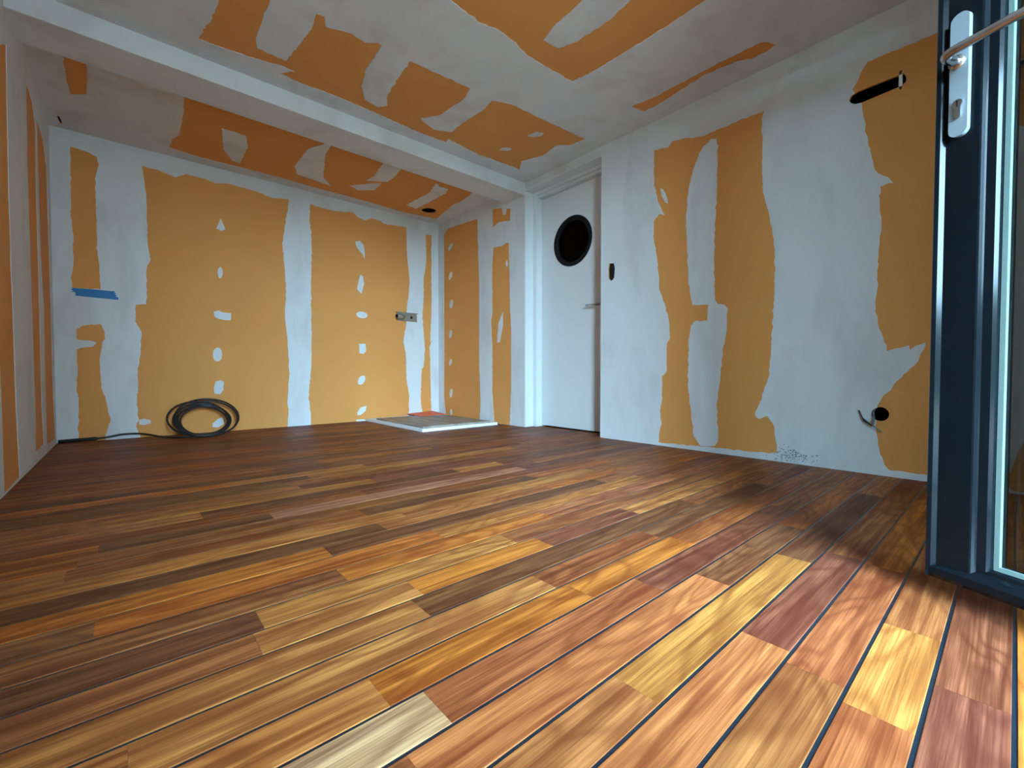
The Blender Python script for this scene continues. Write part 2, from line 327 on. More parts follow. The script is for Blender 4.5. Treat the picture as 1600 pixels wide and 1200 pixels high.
M = dict(
    board=mat_board(), plaster=mat_plaster(), wood=mat_wood(),
    caulk=plain('black_joint_caulk', (0.008, 0.016, 0.024), 0.30, 0.0, 0.7),  # blue in the base colour stands for reflected sky
    white_paint=plain('white_door_paint', (0.71, 0.71, 0.70), 0.42),
    black_paint=plain('black_lacquered_aluminium', (0.004, 0.006, 0.008), 0.13, 0.0, 0.11),
    rubber=plain('black_rubber', (0.012, 0.012, 0.012), 0.55),
    matt_black=plain('matt_black_rim', (0.006, 0.006, 0.006), 0.6, 0.0, 0.15),
    gasket=plain('pale_spacer', (0.13, 0.19, 0.175), 0.6, 0.0, 0.2),
    steel=plain('brushed_steel', (0.50, 0.50, 0.50), 0.25, 1.0),
    satin=plain('satin_aluminium_plate', (0.26, 0.31, 0.34), 0.40, 0.3),
    dull_metal=plain('dusty_zinc', (0.30, 0.25, 0.20), 0.55, 0.35),
    dark=plain('painted_hole_shade', (0.006, 0.006, 0.006), 0.8, 0.0, 0.1),  # near-black stands in for the shade inside holes and cavities
    tape=plain('blue_masking_tape', (0.012, 0.17, 0.42), 0.6),
    cable=plain('black_cable_sheath', (0.014, 0.015, 0.016), 0.42),
    cable_grey=plain('grey_wire', (0.16, 0.16, 0.17), 0.5),
    foam=plain('white_foam_board', (0.82, 0.82, 0.84), 0.6),
    orange=plain('orange_sheet', (0.85, 0.14, 0.05), 0.6),
    slab=mat_slab(),
    speck=plain('grey_dirt', (0.20, 0.21, 0.22), 0.9),
    render_grey=plain('grey_render', (0.16, 0.135, 0.115), 0.85),
    blocker_dark=plain('dark_light_blocker', (0.045, 0.06, 0.025), 0.9),  # colour of the added low light blocker
    terrace=plain('pale_terrace_stone', (0.14, 0.105, 0.08), 0.8),
    pane=mat_glass('clear_glazing', (0.60, 0.64, 0.645)),
    dark_pane=mat_glass('dark_porthole_glass', (0.10, 0.12, 0.11), 0.02, 1.16),
)

# ---------------------------------------------------------------- helpers
def obj(name, verts, faces, mat, parent=None, smooth=False):
    me = bpy.data.meshes.new(name)
    me.from_pydata([tuple(v) for v in verts], [], faces)
    me.update()
    return wrap(name, me, mat, parent, smooth)

def wrap(name, me, mat, parent=None, smooth=False):
    me.materials.append(M[mat])
    if smooth:
        for p in me.polygons:
            p.use_smooth = True
    o = bpy.data.objects.new(name, me)
    COL.objects.link(o)
    if parent is not None:
        o.parent = parent
    return o

def from_bm(name, bm, mat, parent=None, smooth=False):
    bmesh.ops.recalc_face_normals(bm, faces=bm.faces)
    me = bpy.data.meshes.new(name)
    bm.to_mesh(me); bm.free()
    return wrap(name, me, mat, parent, smooth)

def add_box(bm, lo, hi):
    vs = [bm.verts.new((x, y, z)) for x in (lo[0], hi[0]) for y in (lo[1], hi[1]) for z in (lo[2], hi[2])]
    for f in ((0, 1, 3, 2), (4, 6, 7, 5), (0, 4, 5, 1), (2, 3, 7, 6), (0, 2, 6, 4), (1, 5, 7, 3)):
        bm.faces.new([vs[i] for i in f])
    return vs

def box(name, lo, hi, mat, parent=None, bevel=0.0, seg=2):
    bm = bmesh.new()
    add_box(bm, lo, hi)
    bmesh.ops.recalc_face_normals(bm, faces=bm.faces)
    if bevel:
        bmesh.ops.bevel(bm, geom=list(bm.edges), offset=bevel, segments=seg, affect='EDGES', profile=0.5)
    return from_bm(name, bm, mat, parent)

def boxes(name, lst, mat, parent=None):
    bm = bmesh.new()
    for lo, hi in lst:
        add_box(bm, lo, hi)
    return from_bm(name, bm, mat, parent)

def tube_bm(bm, pts, rad, n=8, closed=False):
    pts = [Vector(p) for p in pts]
    rings = []
    up = Vector((0.13, 0.21, 1)).normalized()
    for i, p in enumerate(pts):
        if closed:
            t = pts[(i + 1) % len(pts)] - pts[i - 1]
        else:
            t = pts[min(i + 1, len(pts) - 1)] - pts[max(i - 1, 0)]
        t.normalize()
        a = t.cross(up)
        if a.length < 1e-3:
            a = t.cross(Vector((1, 0, 0)))
        a.normalize()
        c = a.cross(t).normalized()
        up = c
        r = rad[i] if isinstance(rad, (list, tuple)) else rad
        rings.append([bm.verts.new(p + (a * math.cos(2 * math.pi * k / n) + c * math.sin(2 * math.pi * k / n)) * r) for k in range(n)])
    m = len(rings)
    for i in range(m if closed else m - 1):
        for k in range(n):
            bm.faces.new((rings[i][k], rings[i][(k + 1) % n], rings[(i + 1) % m][(k + 1) % n], rings[(i + 1) % m][k]))
    if not closed:
        bm.faces.new(rings[0][::-1]); bm.faces.new(rings[-1])

def tube(name, pts, rad, mat, parent=None, n=8, closed=False):
    bm = bmesh.new()
    tube_bm(bm, pts, rad, n, closed)
    return from_bm(name, bm, mat, parent, True)

def smooth_path(pts, k=6):
    pts = [Vector(p) for p in pts]
    out = []
    for i in range(len(pts) - 1):
        p0, p1, p2, p3 = pts[max(i - 1, 0)], pts[i], pts[i + 1], pts[min(i + 2, len(pts) - 1)]
        for j in range(k):
            t = j / k
            out.append(0.5 * ((2 * p1) + (p2 - p0) * t + (2 * p0 - 5 * p1 + 4 * p2 - p3) * t * t + (3 * p1 - p0 - 3 * p2 + p3) * t ** 3))
    out.append(pts[-1])
    return out

def prism(name, poly, fn, d0, d1, mat, parent=None):
    """closed outline in plane coordinates (u, v), lifted by fn(u, v, d) between the depths d0 and d1"""
    n = len(poly)
    vs = [fn(u, v, d0) for u, v in poly] + [fn(u, v, d1) for u, v in poly]
    fs = [tuple(range(n)), tuple(range(2 * n - 1, n - 1, -1))]
    fs += [(i, (i + 1) % n, n + (i + 1) % n, n + i) for i in range(n)]
    bm = bmesh.new()
    bv = [bm.verts.new(v) for v in vs]
    for f in fs:
        bm.faces.new([bv[i] for i in f])
    return from_bm(name, bm, mat, parent)

def empty(name, loc=(0, 0, 0), rz=0.0):
    e = bpy.data.objects.new(name, None)
    e.empty_display_size = 0.1
    COL.objects.link(e)
    e.location = loc
    e.rotation_euler = (0, 0, rz)
    return e

def tag(o, label=None, cat=None, group=None, kind=None):
    if label: o['label'] = label
    if cat: o['category'] = cat
    if group: o['group'] = group
    if kind: o['kind'] = kind
    return o

def inside(poly, x, y):
    c = False
    n = len(poly)
    j = n - 1
    for i in range(n):
        xi, yi = poly[i]; xj, yj = poly[j]
        if (yi > y) != (yj > y) and x < (xj - xi) * (y - yi) / (yj - yi) + xi:
            c = not c
        j = i
    return c

def rough_edge(poly, step=0.014, amp=0.0065, seed=0.0):
    """break the straight runs of a traced trowel edge into a slightly ragged line"""
    out = []
    n = len(poly)
    for i in range(n):
        a = Vector(poly[i]); b = Vector(poly[(i + 1) % n])
        L = (b - a).length
        k = max(1, int(L / step))
        d = (b - a) / max(L, 1e-6)
        nn = Vector((-d.y, d.x))
        for j in range(k):
            p = a.lerp(b, j / k)
            w = noise.noise(Vector((p.x * 30, p.y * 30, seed))) + 0.6 * noise.noise(Vector((p.x * 95, p.y * 95, seed + 5)))
            out.append(tuple(p + nn * w * amp * (1 if j else 0.4)))
    return out

def tri_layer(outline, polys, keep):
    """constrained triangulation of the outline and the polygons; keep(cx, cy) picks the triangles"""
    vs, es = [], []
    for poly in [outline] + polys:
        s = len(vs)
        vs += [Vector(p) for p in poly]
        es += [(s + i, s + (i + 1) % len(poly)) for i in range(len(poly))]
    ov, oe, of, *_ = delaunay_2d_cdt(vs, es, [], 0, 1e-5)
    fs = []
    for f in of:
        cx = sum(ov[i].x for i in f) / 3; cy = sum(ov[i].y for i in f) / 3
        if inside(outline, cx, cy) and keep(cx, cy):
            fs.append(tuple(f))
    return ov, fs

def layer_mesh(name, ov, fs, fn, d_front, d_back, mat, parent=None):
    """a thin coat: triangles lifted to d_front, their free edges turned back to d_back"""
    bm = bmesh.new()
    used = {}
    def V(i):
        if i not in used:
            used[i] = bm.verts.new(fn(ov[i].x, ov[i].y, d_front))
        return used[i]
    for f in fs:
        try:
            bm.faces.new([V(i) for i in f])
        except ValueError:
            pass
    back = {}
    for e in [e for e in bm.edges if len(e.link_faces) == 1]:
        q = []
        for v in e.verts:
            if v not in back:
                i = next(k for k in (v,))
                back[v] = None
            q.append(v)
        e.tag = True
    inv = {v: i for i, v in used.items()}
    for v in list(back):
        i = inv[v]
        back[v] = bm.verts.new(fn(ov[i].x, ov[i].y, d_back))
    for e in [e for e in bm.edges if e.tag]:
        a, b = e.verts
        try:
            bm.faces.new((a, b, back[b], back[a]))
        except ValueError:
            pass
    return from_bm(name, bm, mat, parent)

def lined_surface(name, rect, fn, data, slabs, label, cat, openings=(), seed=0.0):
    """plasterboard with its coat of joint compound; the coat leaves the orange board bare where the photo does"""
    u0, v0, u1, v1 = rect
    out = [(u0, v0), (u1, v0), (u1, v1), (u0, v1)]
    holes = [list(h) for h in data.get('holes', {}).values()] + [list(h) for h in openings]
    ora = [rough_edge(p, seed=seed + i) for i, p in enumerate(data.get('orange', []))]
    whi = [rough_edge(p, seed=seed + 50 + i) for i, p in enumerate(data.get('white', []))]
    in_hole = lambda x, y: any(inside(h, x, y) for h in holes)
    ov, fs = tri_layer(out, holes, lambda x, y: not in_hole(x, y))
    wall = layer_mesh(name, ov, fs, fn, 0.0, -0.0125, 'board')
    if slabs:
        boxes('wall_core', slabs, 'dark', wall)  # core coloured near-black so the holes read as deep shade
    tag(wall, label, cat, kind='structure')
    bare = lambda x, y: any(inside(p, x, y) for p in ora) and not any(inside(p, x, y) for p in whi)
    ov, fs = tri_layer(out, holes + ora + whi, lambda x, y: not in_hole(x, y) and not bare(x, y))
    layer_mesh('joint_compound', ov, fs, fn, 0.0022, -0.0005, 'plaster', wall)
    for i, s in enumerate(data.get('spots', [])):
        prism('filler_spot', rough_edge(s, 0.012, 0.0025, seed + 90 + i), fn, -0.0005, 0.0016, 'plaster', wall)
    return wall

# ---------------------------------------------------------------- the room shell
def back_fn(u, v, d): return (u, B - d, v)
def right_fn(u, v, d): return (R - d, u, v)
def left_fn(u, v, d): return (d, u, v)
def ceil_fn(u, v, d): return (u, v, H - d)
def front_fn(u, v, d): return (u, YF + d, v)

T = 0.32
wall_back = lined_surface('wall_back', (-0.02, -0.02, R + 0.02, H + 0.02), back_fn, DATA['back'],
    [((-T, B + 0.16, -T), (R + T + 0.3, B + T, H + T))],
    'back wall of orange plasterboard with white filled vertical joints', 'wall', seed=1)
wall_right = lined_surface('wall_right', (YF - 0.02, -0.02, B + 0.02, H + 0.02), right_fn, DATA['right'],
    [((R + 0.30, YF - T, -T), (R + T + 0.3, B + T, H + T))],
    'long wall of half-plastered orange board holding the white recessed door', 'wall',
    openings=[[(DY0, -0.05), (DY1, -0.05), (DY1, DZ), (DY0, DZ)]], seed=2)
wall_left = lined_surface('wall_left', (YF - 0.02, -0.02, B + 0.02, H + 0.02), left_fn, DATA['left'],
    [((-T, YF - T, -T), (-0.16, B + T, H + T))],
    'narrow dim wall with vertical orange board strips beside the cable end', 'wall', seed=3)
ceiling = lined_surface('ceiling', (-0.02, YF - 0.02, R + 0.02, B + 0.02), ceil_fn, DATA['ceil'],
    [((-T, YF - T, H + 0.16), (R + T + 0.3, B + T, H + T))],
    'plasterboard ceiling with ragged orange bare patches and grey filler', 'ceiling', seed=4)
YO = YF - 0.24
wall_front = lined_surface('wall_front', (-0.02, -0.02, R + 0.02, H + 0.02), front_fn,
    dict(orange=[[(1.55, 0.25), (2.05, 0.22), (2.08, 1.95), (1.53, 1.98)], [(2.35, 0.2), (2.95, 0.2), (2.98, 2.0), (2.38, 1.95)]]),
    [((-T, YO, -T), (OX0, YO + 0.06, H + T)), ((OX1, YO, -T), (R + T, YO + 0.06, H + T)), ((OX0, YO, OZ), (OX1, YO + 0.06, H + T)), ((OX0, YO, -T), (OX1, YO + 0.06, -0.004))],
    'wall behind the viewer with the doorway to the terrace', 'wall',
    openings=[[(OX0, -0.05), (OX1, -0.05), (OX1, OZ), (OX0, OZ)]], seed=5)
boxes('reveal', [((OX0 - 0.012, YO, 0.0), (OX0, YF, OZ)), ((OX1, YO, 0.0), (OX1 + 0.012, YF, OZ)), ((OX0 - 0.012, YO, OZ), (OX1 + 0.012, YF, OZ + 0.012))], 'white_paint', wall_front)

# reveal of the door recess
XR = R + 0.20
boxes('reveal', [((R - 0.0026, DY1 - 0.0015, 0.0), (XR, DY1 + 0.012, DZ + 0.012)), ((R - 0.0026, DY0 - 0.012, 0.0), (XR, DY0 + 0.0015, DZ + 0.012)), ((R - 0.0026, DY0, DZ - 0.0015), (XR, DY1, DZ + 0.012))], 'white_paint', wall_right)
box('recess_back', (XR + 0.055, DY0 - 0.05, -0.02), (XR + 0.07, DY1 + 0.05, DZ + 0.05), 'dark', wall_right)
# dirt specks above the floor
rnd = random.Random(7)
bm = bmesh.new()
for i in range(150):
    y = rnd.gauss(0.80, 0.05); z = abs(rnd.gauss(0.035, 0.022)) + 0.006
    s = rnd.uniform(0.0012, 0.0035)
    add_box(bm, (R - 0.0034, y - s, z - s * rnd.uniform(0.4, 1)), (R - 0.002, y + s * rnd.uniform(0.3, 1), z + s))
tag(from_bm('dirt_specks', bm, 'speck', wall_right), kind='stuff')
# a strap left across the slot for the lamp cable
box('strap', (R + 0.0, 0.374, 1.825), (R + 0.008, 0.388, 1.915), 'foam', wall_right, 0.002)
box('metal_box', (R + 0.02, DATA['right']['holes']['switch'][0][0] - 0.10, 1.20), (R + 0.06, DATA['right']['holes']['switch'][0][0] + 0.06, 1.46), 'rubber', wall_right, 0.004)

# boxed beam under the ceiling
beam = box('trim_1', (-0.01, YB1, HB), (R + 0.005, YB2, H + 0.01), 'plaster', None, 0.003)
tag(beam, 'white boxed beam crossing under the ceiling above the door jamb', 'beam', kind='structure')

# ---------------------------------------------------------------- floor
floor = box('floor', (-T, YF - 0.3, -0.06), (R + T, B + T, -0.0012), 'caulk')
tag(floor, 'teak floor of narrow mixed-tone planks with black caulk lines', 'floor', kind='structure')
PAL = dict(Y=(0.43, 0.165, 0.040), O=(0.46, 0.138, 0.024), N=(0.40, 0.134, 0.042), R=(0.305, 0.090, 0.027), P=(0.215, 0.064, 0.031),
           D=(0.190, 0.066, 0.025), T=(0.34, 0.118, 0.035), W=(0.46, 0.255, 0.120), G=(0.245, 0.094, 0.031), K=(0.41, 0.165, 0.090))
ROW0, ROWW, GAP = -0.008, 0.0872, 0.0056
PX0, PX1 = 0.004, R - 0.004
unit = bmesh.new()
add_box(unit, (0, -(ROWW - GAP) / 2, -0.012), (1, (ROWW - GAP) / 2, 0.0))
bmesh.ops.recalc_face_normals(unit, faces=unit.faces)
top = [e for e in unit.edges if all(abs(v.co.z) < 1e-6 for v in e.verts) and abs(e.verts[0].co.y - e.verts[1].co.y) < 1e-6]
bmesh.ops.bevel(unit, geom=top, offset=0.0008, segments=1, affect='EDGES')
plank_mesh = bpy.data.meshes.new('plank')
unit.to_mesh(plank_mesh); unit.free()
plank_mesh.materials.append(M['wood'])
rp = random.Random(23)
k = int(math.floor((YF - ROW0) / ROWW)) + 1
n_plank = 0
while ROW0 + (k + 1) * ROWW < B + 0.05:
    yc = ROW0 + (k + 0.5) * ROWW
    xe = PX1
    if DY0 + 0.02 < yc < DY1 - 0.02:
        xe = XR + 0.045
    known = DATA['rows'].get(k, [])
    cuts, cols = [PX0], []
    if known:
        first = known[0]
        while first[0] - cuts[-1] > 1.25:
            cuts.append(cuts[-1] + rp.uniform(0.45, 0.8)); cols.append(rp.choice('YONRPDTTRO'))
        for i, (x, l, r) in enumerate(known):
            while i > 0 and x - cuts[-1] > 1.35:
                cuts.append(cuts[-1] + rp.uniform(0.5, 0.8)); cols.append(known[i - 1][2])
            cols.append(l); cuts.append(x)
        last = known[-1][2]
    else:
        last = None
    while cuts[-1] < xe:
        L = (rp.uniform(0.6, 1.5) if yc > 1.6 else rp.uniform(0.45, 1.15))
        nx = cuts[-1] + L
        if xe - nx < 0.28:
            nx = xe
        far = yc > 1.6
        cols.append(last or rp.choice('RRPPPDDDTTGR' if far else 'YYONNRRPTTDO'))  # darker tones in far rows paint in the dimmer floor there
        last = None
        cuts.append(nx)
    for i in range(len(cuts) - 1):
        a, b = cuts[i], min(cuts[i + 1], xe)
        if b - a < 0.02:
            continue
        p = bpy.data.objects.new('plank', plank_mesh)
        COL.objects.link(p)
        p.parent = floor
        p.location = (a, yc, rp.uniform(-0.00025, 0.0))
        p.scale = (b - a - 0.0004, 1, 1)
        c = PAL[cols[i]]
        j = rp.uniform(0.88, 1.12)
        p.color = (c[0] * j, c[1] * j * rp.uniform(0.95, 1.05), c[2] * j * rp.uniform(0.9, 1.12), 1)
        n_plank += 1
    k += 1

# ground outside the doorway
ground = box('ground', (-60, -60, -0.25), (60, YO - 0.001, -0.09), 'terrace')
tag(ground, 'pale stone terrace outside behind the viewer', 'ground', kind='structure')

sky_blocker = box('added_sky_blocker', (-3.0, YO - 1.5, 2.36), (6.0, YO - 0.001, 2.50), 'white_paint')  # added out of view to hold high sky light off the near floor
tag(sky_blocker, 'flat white slab added outside behind the viewer to block high sky light', 'added_sky_blocker', kind='structure')

side_blocker = box('added_side_blocker', (0.65, -4.6, -0.1), (12.0, -4.3, 6.0), 'render_grey')  # invented blocker: dims the left side, leaves the right wall lit
tag(side_blocker, 'tall wall added unseen behind the viewer to keep sky light off the left side', 'wall', kind='structure')

low_blocker = boxes('added_low_blocker', [((-7.3, -9.3, -0.1), (1.2, -9.0, 2.0)), ((-7.3, -9.0, -0.1), (-7.0, 6.0, 2.0))], 'blocker_dark')  # invented low blocker: hides the horizon sky so upper walls stay dimmer
tag(low_blocker, 'low dark wall added unseen behind the viewer to block sky light near the horizon', 'wall', kind='structure')

# ---------------------------------------------------------------- white door with a porthole
XD = R + 0.165
door1 = empty('door_1', (XD, DY1, 0.0))
tag(door1, 'white flush door with a round dark porthole set deep in the wall', 'door', kind='structure')
def d1(*lohi):
    return tuple(lohi[0][i] - (XD, DY1, 0)[i] for i in range(3)), tuple(lohi[1][i] - (XD, DY1, 0)[i] for i in range(3))
PC = (2.543, 1.640); PR = 0.212
LY0, LY1, LZ0, LZ1 = DY0 + 0.045, DY1 - 0.05, 0.014, 2.100
outline = [(LY0, LZ0), (LY1, LZ0), (LY1, LZ1), (LY0, LZ1)]
circ = [(PC[0] + PR * math.cos(a * math.pi / 32), PC[1] + PR * math.sin(a * math.pi / 32)) for a in range(64)]
ov, fs = tri_layer(outline, [circ], lambda x, y: not inside(circ, x, y))
layer_mesh('leaf', ov, fs, lambda u, v, d: (-d, u - DY1, v), 0.0, -0.04, 'white_paint', door1)
def ring(name, r0, r1, x0, x1, mat, parent, n=64):
    vs, fc = [], []
    prof = [(r1, x1), (r1, x0), ((r0 + r1) / 2, x0 - 0.002), (r0, x0 + 0.004), (r0, x1)]
    for a in range(n):
        t = 2 * math.pi * a / n
        for r, x in prof:
            vs.append((x, PC[0] - DY1 + r * math.cos(t), PC[1] + r * math.sin(t)))
    m = len(prof)
    for a in range(n):
        for q in range(m):
            fc.append((a * m + q, a * m + (q + 1) % m, ((a + 1) % n) * m + (q + 1) % m, ((a + 1) % n) * m + q))
    return obj(name, vs, fc, mat, parent, True)
rg = ring('porthole_ring', PR - 0.034, PR + 0.004, -0.005, 0.036, 'matt_black', door1)
tag(rg, 'black porthole rim')
pg = prism('porthole_pane', [(PC[0] + (PR - 0.033) * math.cos(a * math.pi / 24), PC[1] + (PR - 0.033) * math.sin(a * math.pi / 24)) for a in range(48)], lambda u, v, d: (d, u - DY1, v), 0.024, 0.029, 'dark_pane', door1)
tag(pg, 'dark glass porthole pane')
# frame: two side posts and a stepped head
for y0, y1 in ((DY1 - 0.048, DY1), (DY0, DY0 + 0.044)):
    lo, hi = d1((R + 0.095, y0, 0.0), (XR + 0.05, y1, DZ))
    box('frame_post', lo, hi, 'white_paint', door1, 0.002)
lo, hi = d1((R + 0.095, DY0 + 0.04, 2.128), (XR + 0.05, DY1 - 0.04, DZ)); box('frame_head', lo, hi, 'white_paint', door1, 0.002)
lo, hi = d1((R + 0.118, DY0 + 0.04, 2.104), (XR + 0.05, DY1 - 0.04, 2.1265)); box('frame_head', lo, hi, 'white_paint', door1, 0.002)
hx = -0.05; hy = 2.205 - DY1; hz = 1.052
h = tube('handle', [(0.0, hy, hz), (-0.03, hy, hz), (-0.046, hy + 0.004, hz), (-0.052, hy + 0.018, hz), (-0.052, hy + 0.145, hz + 0.004)], 0.0095, 'steel', door1, 12)
tag(h, 'chrome lever handle')
tube('rosette', [(0.001, hy, hz), (-0.008, hy, hz)], 0.026, 'steel', h, 24)
tube('rosette', [(0.001, hy, hz - 0.075), (-0.008, hy, hz - 0.075)], 0.026, 'steel', door1, 24)

# ---------------------------------------------------------------- glazed black door leaf, swung open into the room
LW, LH = 0.905, 2.04
FREE = Vector((1.709, 0.115, 0.0)); DIR = Vector((0.41445, 0.91007, 0.0))
hinge = FREE - DIR * LW
door2 = empty('door_2', (hinge.x, hinge.y, 0.0), math.atan2(DIR.y, DIR.x))
tag(door2, 'black framed glazed terrace door swung open beside the long wall', 'door', kind='structure')
# profile points: distance in from the free edge, the same for the sill rail, and depth towards the viewer
side = [-0.009, -0.008, -0.005, 0.003, 0.009, 0.064, 0.067, 0.070, 0.0715, 0.086, 0.090, 0.091, 0.091]
sill = [0.0, 0.0, 0.010, 0.026, 0.030, 0.034, 0.036, 0.039, 0.041, 0.046, 0.049, 0.050, 0.050]
dep = [-0.066, 0.004, 0.008, 0.007, 0.0, 0.0, -0.001, -0.006, -0.009, -0.010, -0.016, -0.022, -0.066]
dep_sill = [-0.066, -0.004, 0.006, 0.008, 0.004, 0.0, -0.001, -0.008, -0.013, -0.013, -0.016, -0.022, -0.066]
Z0 = 0.05
def corner(ix, iz):
    pts = []
    for i in range(len(side)):
        x = LW - side[i] if ix else side[i]
        z = Z0 + LH - (side[i] + 0.009) if iz else Z0 + sill[i]
        pts.append((x, z, i))
    return pts
def frame_bar(name, c0, c1, low):
    vs, fc = [], []
    for c, s in ((c0, 0), (c1, 1)):
        for x, z, i in c:
            vs.append((x, dep_sill[i] if low else dep[i], z))
    n = len(side)
    for i in range(n):
        fc.append((i, (i + 1) % n, n + (i + 1) % n, n + i))
    fc.append(tuple(range(n))); fc.append(tuple(range(2 * n - 1, n - 1, -1)))
    bm = bmesh.new()
    bv = [bm.verts.new(v) for v in vs]
    for f in fc:
        bm.faces.new([bv[i] for i in f])
    return from_bm(name, bm, 'black_paint', door2)
c00, c10, c01, c11 = corner(0, 0), corner(1, 0), corner(0, 1), corner(1, 1)
frame_bar('stile', c10, c11, False); frame_bar('stile', c00, c01, False)
frame_bar('rail', c00, c10, True); frame_bar('rail', c01, c11, False)
gx0, gx1, gz0, gz1 = 0.092, LW - 0.092, Z0 + 0.051, Z0 + LH - 0.105
g = 0.0085
sp = boxes('glazing_spacer', [((gx0, -0.030, gz0), (gx0 + g, -0.022, gz1)), ((gx1 - g, -0.030, gz0), (gx1, -0.022, gz1)), ((gx0 + g, -0.030, gz0), (gx1 - g, -0.022, gz0 + g)), ((gx0 + g, -0.030, gz1 - g), (gx1 - g, -0.022, gz1))], 'gasket', door2)
tag(sp, 'pale strip around the glass')
box('glass_pane', (gx0, -0.052, gz0), (gx1, -0.031, gz1), 'pane', door2)
# handle plates, lever, key cylinder on both faces
def rounded(cx, z0, z1, w, r, n=8):
    pts = []
    for (px, pz, a0) in ((cx + w - r, z1 - r, 0), (cx - w + r, z1 - r, 90), (cx - w + r, z0 + r, 180), (cx + w - r, z0 + r, 270)):
        for q in range(n + 1):
            a = math.radians(a0 + 90 * q / n)
            pts.append((px + r * math.cos(a), pz + r * math.sin(a)))
    return pts
PXC = LW - 0.0335
for sgn, y0 in ((1, 0.0), (-1, -0.066)):
    pl = prism('handle_plate', rounded(PXC, 0.986, 1.236, 0.0155, 0.0145), lambda u, v, d: (u, y0 + sgn * d, v), -0.001, 0.010, 'satin', door2)
    tag(pl, 'long satin metal handle plate')
    lv = tube('lever', smooth_path([(PXC + 0.002, y0, 1.137), (PXC + 0.002, y0 + sgn * 0.030, 1.137), (PXC + 0.000, y0 + sgn * 0.050, 1.137), (PXC - 0.014, y0 + sgn * 0.058, 1.138), (PXC - 0.05, y0 + sgn * 0.058, 1.138), (PXC - 0.128, y0 + sgn * 0.056, 1.138)], 5), 0.0088, 'steel', door2, 14)
    tag(lv, 'polished steel lever')
    tube('collar', [(PXC + 0.002, y0, 1.137), (PXC + 0.002, y0 + sgn * 0.016, 1.137)], 0.0135, 'steel', lv, 18)
    cyl = [(PXC + 0.0085 * math.cos(math.radians(a)), 1.052 + 0.0085 * math.sin(math.radians(a))) for a in range(-50, 231, 20)]
    cyl = cyl + [(PXC - 0.005, 1.024), (PXC, 1.021), (PXC + 0.005, 1.024)]
    kc = prism('key_cylinder', cyl, lambda u, v, d: (u, y0 + sgn * d, v), 0.009, 0.0135, 'steel', pl)
    prism('keyhole', [(PXC - 0.0012, 1.046), (PXC + 0.0012, 1.046), (PXC + 0.0012, 1.058), (PXC - 0.0012, 1.058)], lambda u, v, d: (u, y0 + sgn * d, v), 0.0132, 0.0138, 'dark', pl)
for hz in (0.35, 1.85):
    tube('hinge', [(0.0 - 0.016, -0.03, hz - 0.05), (0.0 - 0.016, -0.03, hz + 0.05)], 0.010, 'black_paint', door2, 12)
# fixed frame in the doorway
fr = boxes('trim_2', [((OX0 - 0.001, YF - 0.16, 0.0), (OX0 + 0.05, YF - 0.08, OZ)), ((OX1 - 0.05, YF - 0.16, 0.0), (OX1 + 0.001, YF - 0.08, OZ)), ((OX0 + 0.05, YF - 0.16, OZ - 0.05), (OX1 - 0.05, YF - 0.08, OZ + 0.001)), ((OX0 + 0.05, YF - 0.16, -0.01), (OX1 - 0.05, YF - 0.08, 0.03))], 'black_paint')
tag(fr, 'black fixed frame of the terrace doorway behind the viewer', 'door frame', kind='structure')

# ---------------------------------------------------------------- loose things
# coil of cable leaning against the back wall
coil = empty('cable_coil', (0.85, 4.2, 0.0))
tag(coil, 'coil of black cable leaning against the back wall, its end running to the corner', 'cable')
off = Vector((0.85, 4.2, 0.0))
rc = random.Random(5)
path = []
base = Vector((0.840, 4.12, 0.012)); topv = Vector((0.0, 0.315, 0.285)).normalized()
across = Vector((1, 0, 0)); nrm = topv.cross(across).normalized()
turns = [(0.216, -0.018, 0.000, 0.00), (0.150, -0.004, 0.014, 0.014), (0.180, -0.012, 0.004, 0.02), (0.162, -0.008, 0.016, 0.008), (0.145, 0.004, 0.006, 0.022), (0.174, 0.000, 0.002, 0.028), (0.203, 0.028, -0.002, 0.010)]
N = 40
for ti, (r, dx, dz, dn) in enumerate(turns):
    r2, dx2, dz2, dn2 = turns[(ti + 1) % len(turns)] if ti + 1 < len(turns) else turns[ti]
    for q in range(N):
        t = q / N
        s = t * t * (3 - 2 * t)
        rr = r + (r2 - r) * s; ddx = dx + (dx2 - dx) * s; ddz = dz + (dz2 - dz) * s; ddn = dn + (dn2 - dn) * s
        a = -math.pi / 2 - 2 * math.pi * t
        c = base + topv * (rr + ddz) + across * ddx - nrm * 0.0
        p = c + across * math.cos(a) * rr * 1.04 + topv * math.sin(a) * rr + Vector((0, -1, 0)) * ddn
        p.y = min(p.y, B - 0.012); p.z = max(p.z, 0.007)
        path.append(p - off)
tube('loops', path, 0.0070, 'cable', coil, 8)
lead = smooth_path([(0.875, 4.10, 0.008), (0.70, 4.16, 0.0075), (0.58, 4.30, 0.010), (0.47, 4.41, 0.030), (0.37, 4.432, 0.036), (0.27, 4.434, 0.022), (0.20, 4.434, 0.016)], 6)
tube('lead', [p - off for p in lead], 0.0068, 'cable', coil, 8)
tube('end_sleeve', [Vector(p) - off for p in ((0.215, 4.434, 0.017), (0.20, 4.434, 0.017), (0.19, 4.434, 0.016), (0.012, 4.436, 0.013))], [0.0095, 0.0135, 0.0125, 0.0125], 'rubber', coil, 12)

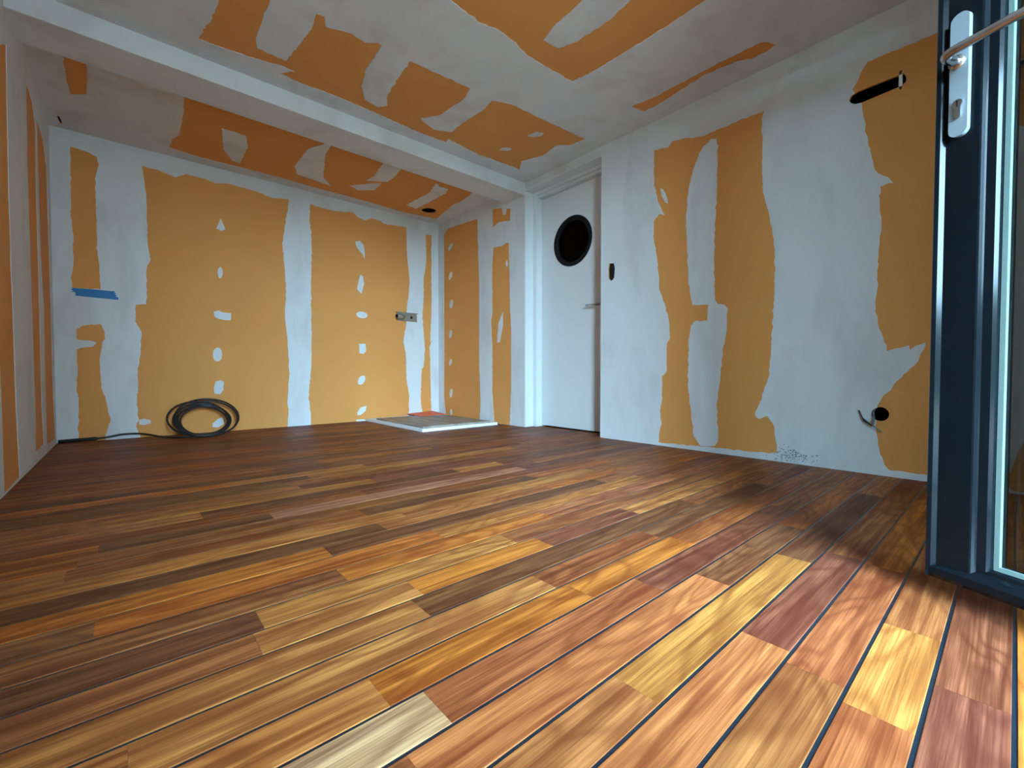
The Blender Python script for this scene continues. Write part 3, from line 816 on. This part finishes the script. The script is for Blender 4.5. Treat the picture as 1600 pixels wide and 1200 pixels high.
# blue masking tape on the back wall
tape = empty('masking_tape', (0.22, B, 1.05))
tag(tape, 'short blue masking tape stuck on the white back wall', 'tape')
for poly in ([(0.0936, 1.1074), (0.20, 1.1100), (0.331, 1.1094), (0.322, 1.100), (0.333, 1.0960), (0.328, 1.088), (0.335, 1.0806), (0.0963, 1.0781), (0.104, 1.088), (0.091, 1.094), (0.100, 1.101)],
             [(0.109, 1.086), (0.337, 1.082), (0.331, 1.071), (0.346, 1.066), (0.345, 1.0482), (0.1122, 1.0526), (0.118, 1.066)]):
    prism('tape_strip', poly, lambda u, v, d: (u - 0.22, -d, v - 1.05), 0.0024, 0.0031, 'tape', tape)
tape.children[0].location.y -= 0.0008

# metal pipe bracket on the back wall
br = empty('pipe_bracket', (2.73, B, 1.115))
tag(br, 'dusty metal pipe bracket screwed to the back wall near the corner', 'bracket')
bl = lambda x, y, z: Vector((x - 2.73, y - B, z - 1.115))
prism('plate', [(2.612, 1.163), (2.70, 1.160), (2.712, 1.178), (2.73, 1.160), (2.848, 1.164), (2.852, 1.070), (2.80, 1.070), (2.612, 1.072)], lambda u, v, d: bl(u, B - d, v), 0.002, 0.012, 'dull_metal', br)
def outlet(x, z, r, l, name='pipe_outlet'):
    o = tube(name, [bl(x, B - 0.010, z), bl(x, B - l, z)], r, 'dull_metal', br, 20)
    tube('bore', [bl(x, B - l + 0.002, z), bl(x, B - l - 0.001, z)], r * 0.62, 'dark', o, 16)
elbow = tube('pipe_outlet', [bl(2.672, B - 0.012, 1.112), bl(2.655, B - 0.030, 1.113), bl(2.592, B - 0.046, 1.116)], [0.030, 0.031, 0.027], 'dull_metal', br, 20)
tube('bore', [bl(2.594, B - 0.0455, 1.116), bl(2.590, B - 0.0465, 1.116)], 0.018, 'dark', elbow, 16)
outlet(2.775, 1.113, 0.020, 0.024)
box('lip', bl(2.60, B - 0.022, 1.160), bl(2.86, B - 0.002, 1.166), 'dull_metal', br, 0.001)

# sheets lying in the far corner
sheet = box('foam_board', (2.245, 3.27, -0.0002), (3.06, 4.42, 0.026), 'foam', None, 0.002)
tag(sheet, 'large white insulation board lying on the floor in the far corner', 'board')
osheet = obj('orange_card', [(2.72, 4.14, 0.0402), (3.04, 4.14, 0.0402), (3.04, 4.44, 0.058), (2.72, 4.44, 0.044), (2.72, 4.14, 0.0432), (3.04, 4.14, 0.0432), (3.04, 4.44, 0.061), (2.72, 4.44, 0.047)],
             [(0, 3, 2, 1), (4, 5, 6, 7), (0, 1, 5, 4), (1, 2, 6, 5), (2, 3, 7, 6), (3, 0, 4, 7)], 'orange')
tag(osheet, 'orange sheet tilted up behind the grey panel in the far corner', 'sheet')
panel = box('stone_panel', (2.275, 3.315, 0.0262), (3.005, 4.24, 0.040), 'slab', None, 0.001)
tag(panel, 'grey-brown veined panel on top of the white insulation board', 'panel')

# wires hanging out of the round hole
wire = empty('electric_wire', (R, 0.45, 0.30))
tag(wire, 'bare electric wires hanging out of the round hole in the wall', 'wire')
wl = lambda x, y, z: Vector((x - R, y - 0.45, z - 0.30))
tube('sheath', smooth_path([wl(R + 0.06, 0.45, 0.33), wl(R + 0.005, 0.456, 0.312), wl(R - 0.02, 0.450, 0.275), wl(R - 0.03, 0.452, 0.238)], 6), 0.0048, 'cable_grey', wire)
tube('conductor', smooth_path([wl(R - 0.03, 0.452, 0.240), wl(R - 0.026, 0.470, 0.252), wl(R - 0.02, 0.492, 0.272), wl(R - 0.012, 0.510, 0.312)], 6), [0.0042] * 6 + [0.0052] * 6 + [0.0030] * 6 + [0.002], 'cable', wire)
tube('conductor', smooth_path([wl(R - 0.03, 0.450, 0.242), wl(R - 0.028, 0.436, 0.228), wl(R - 0.024, 0.420, 0.214)], 6), 0.0032, 'cable_grey', wire)
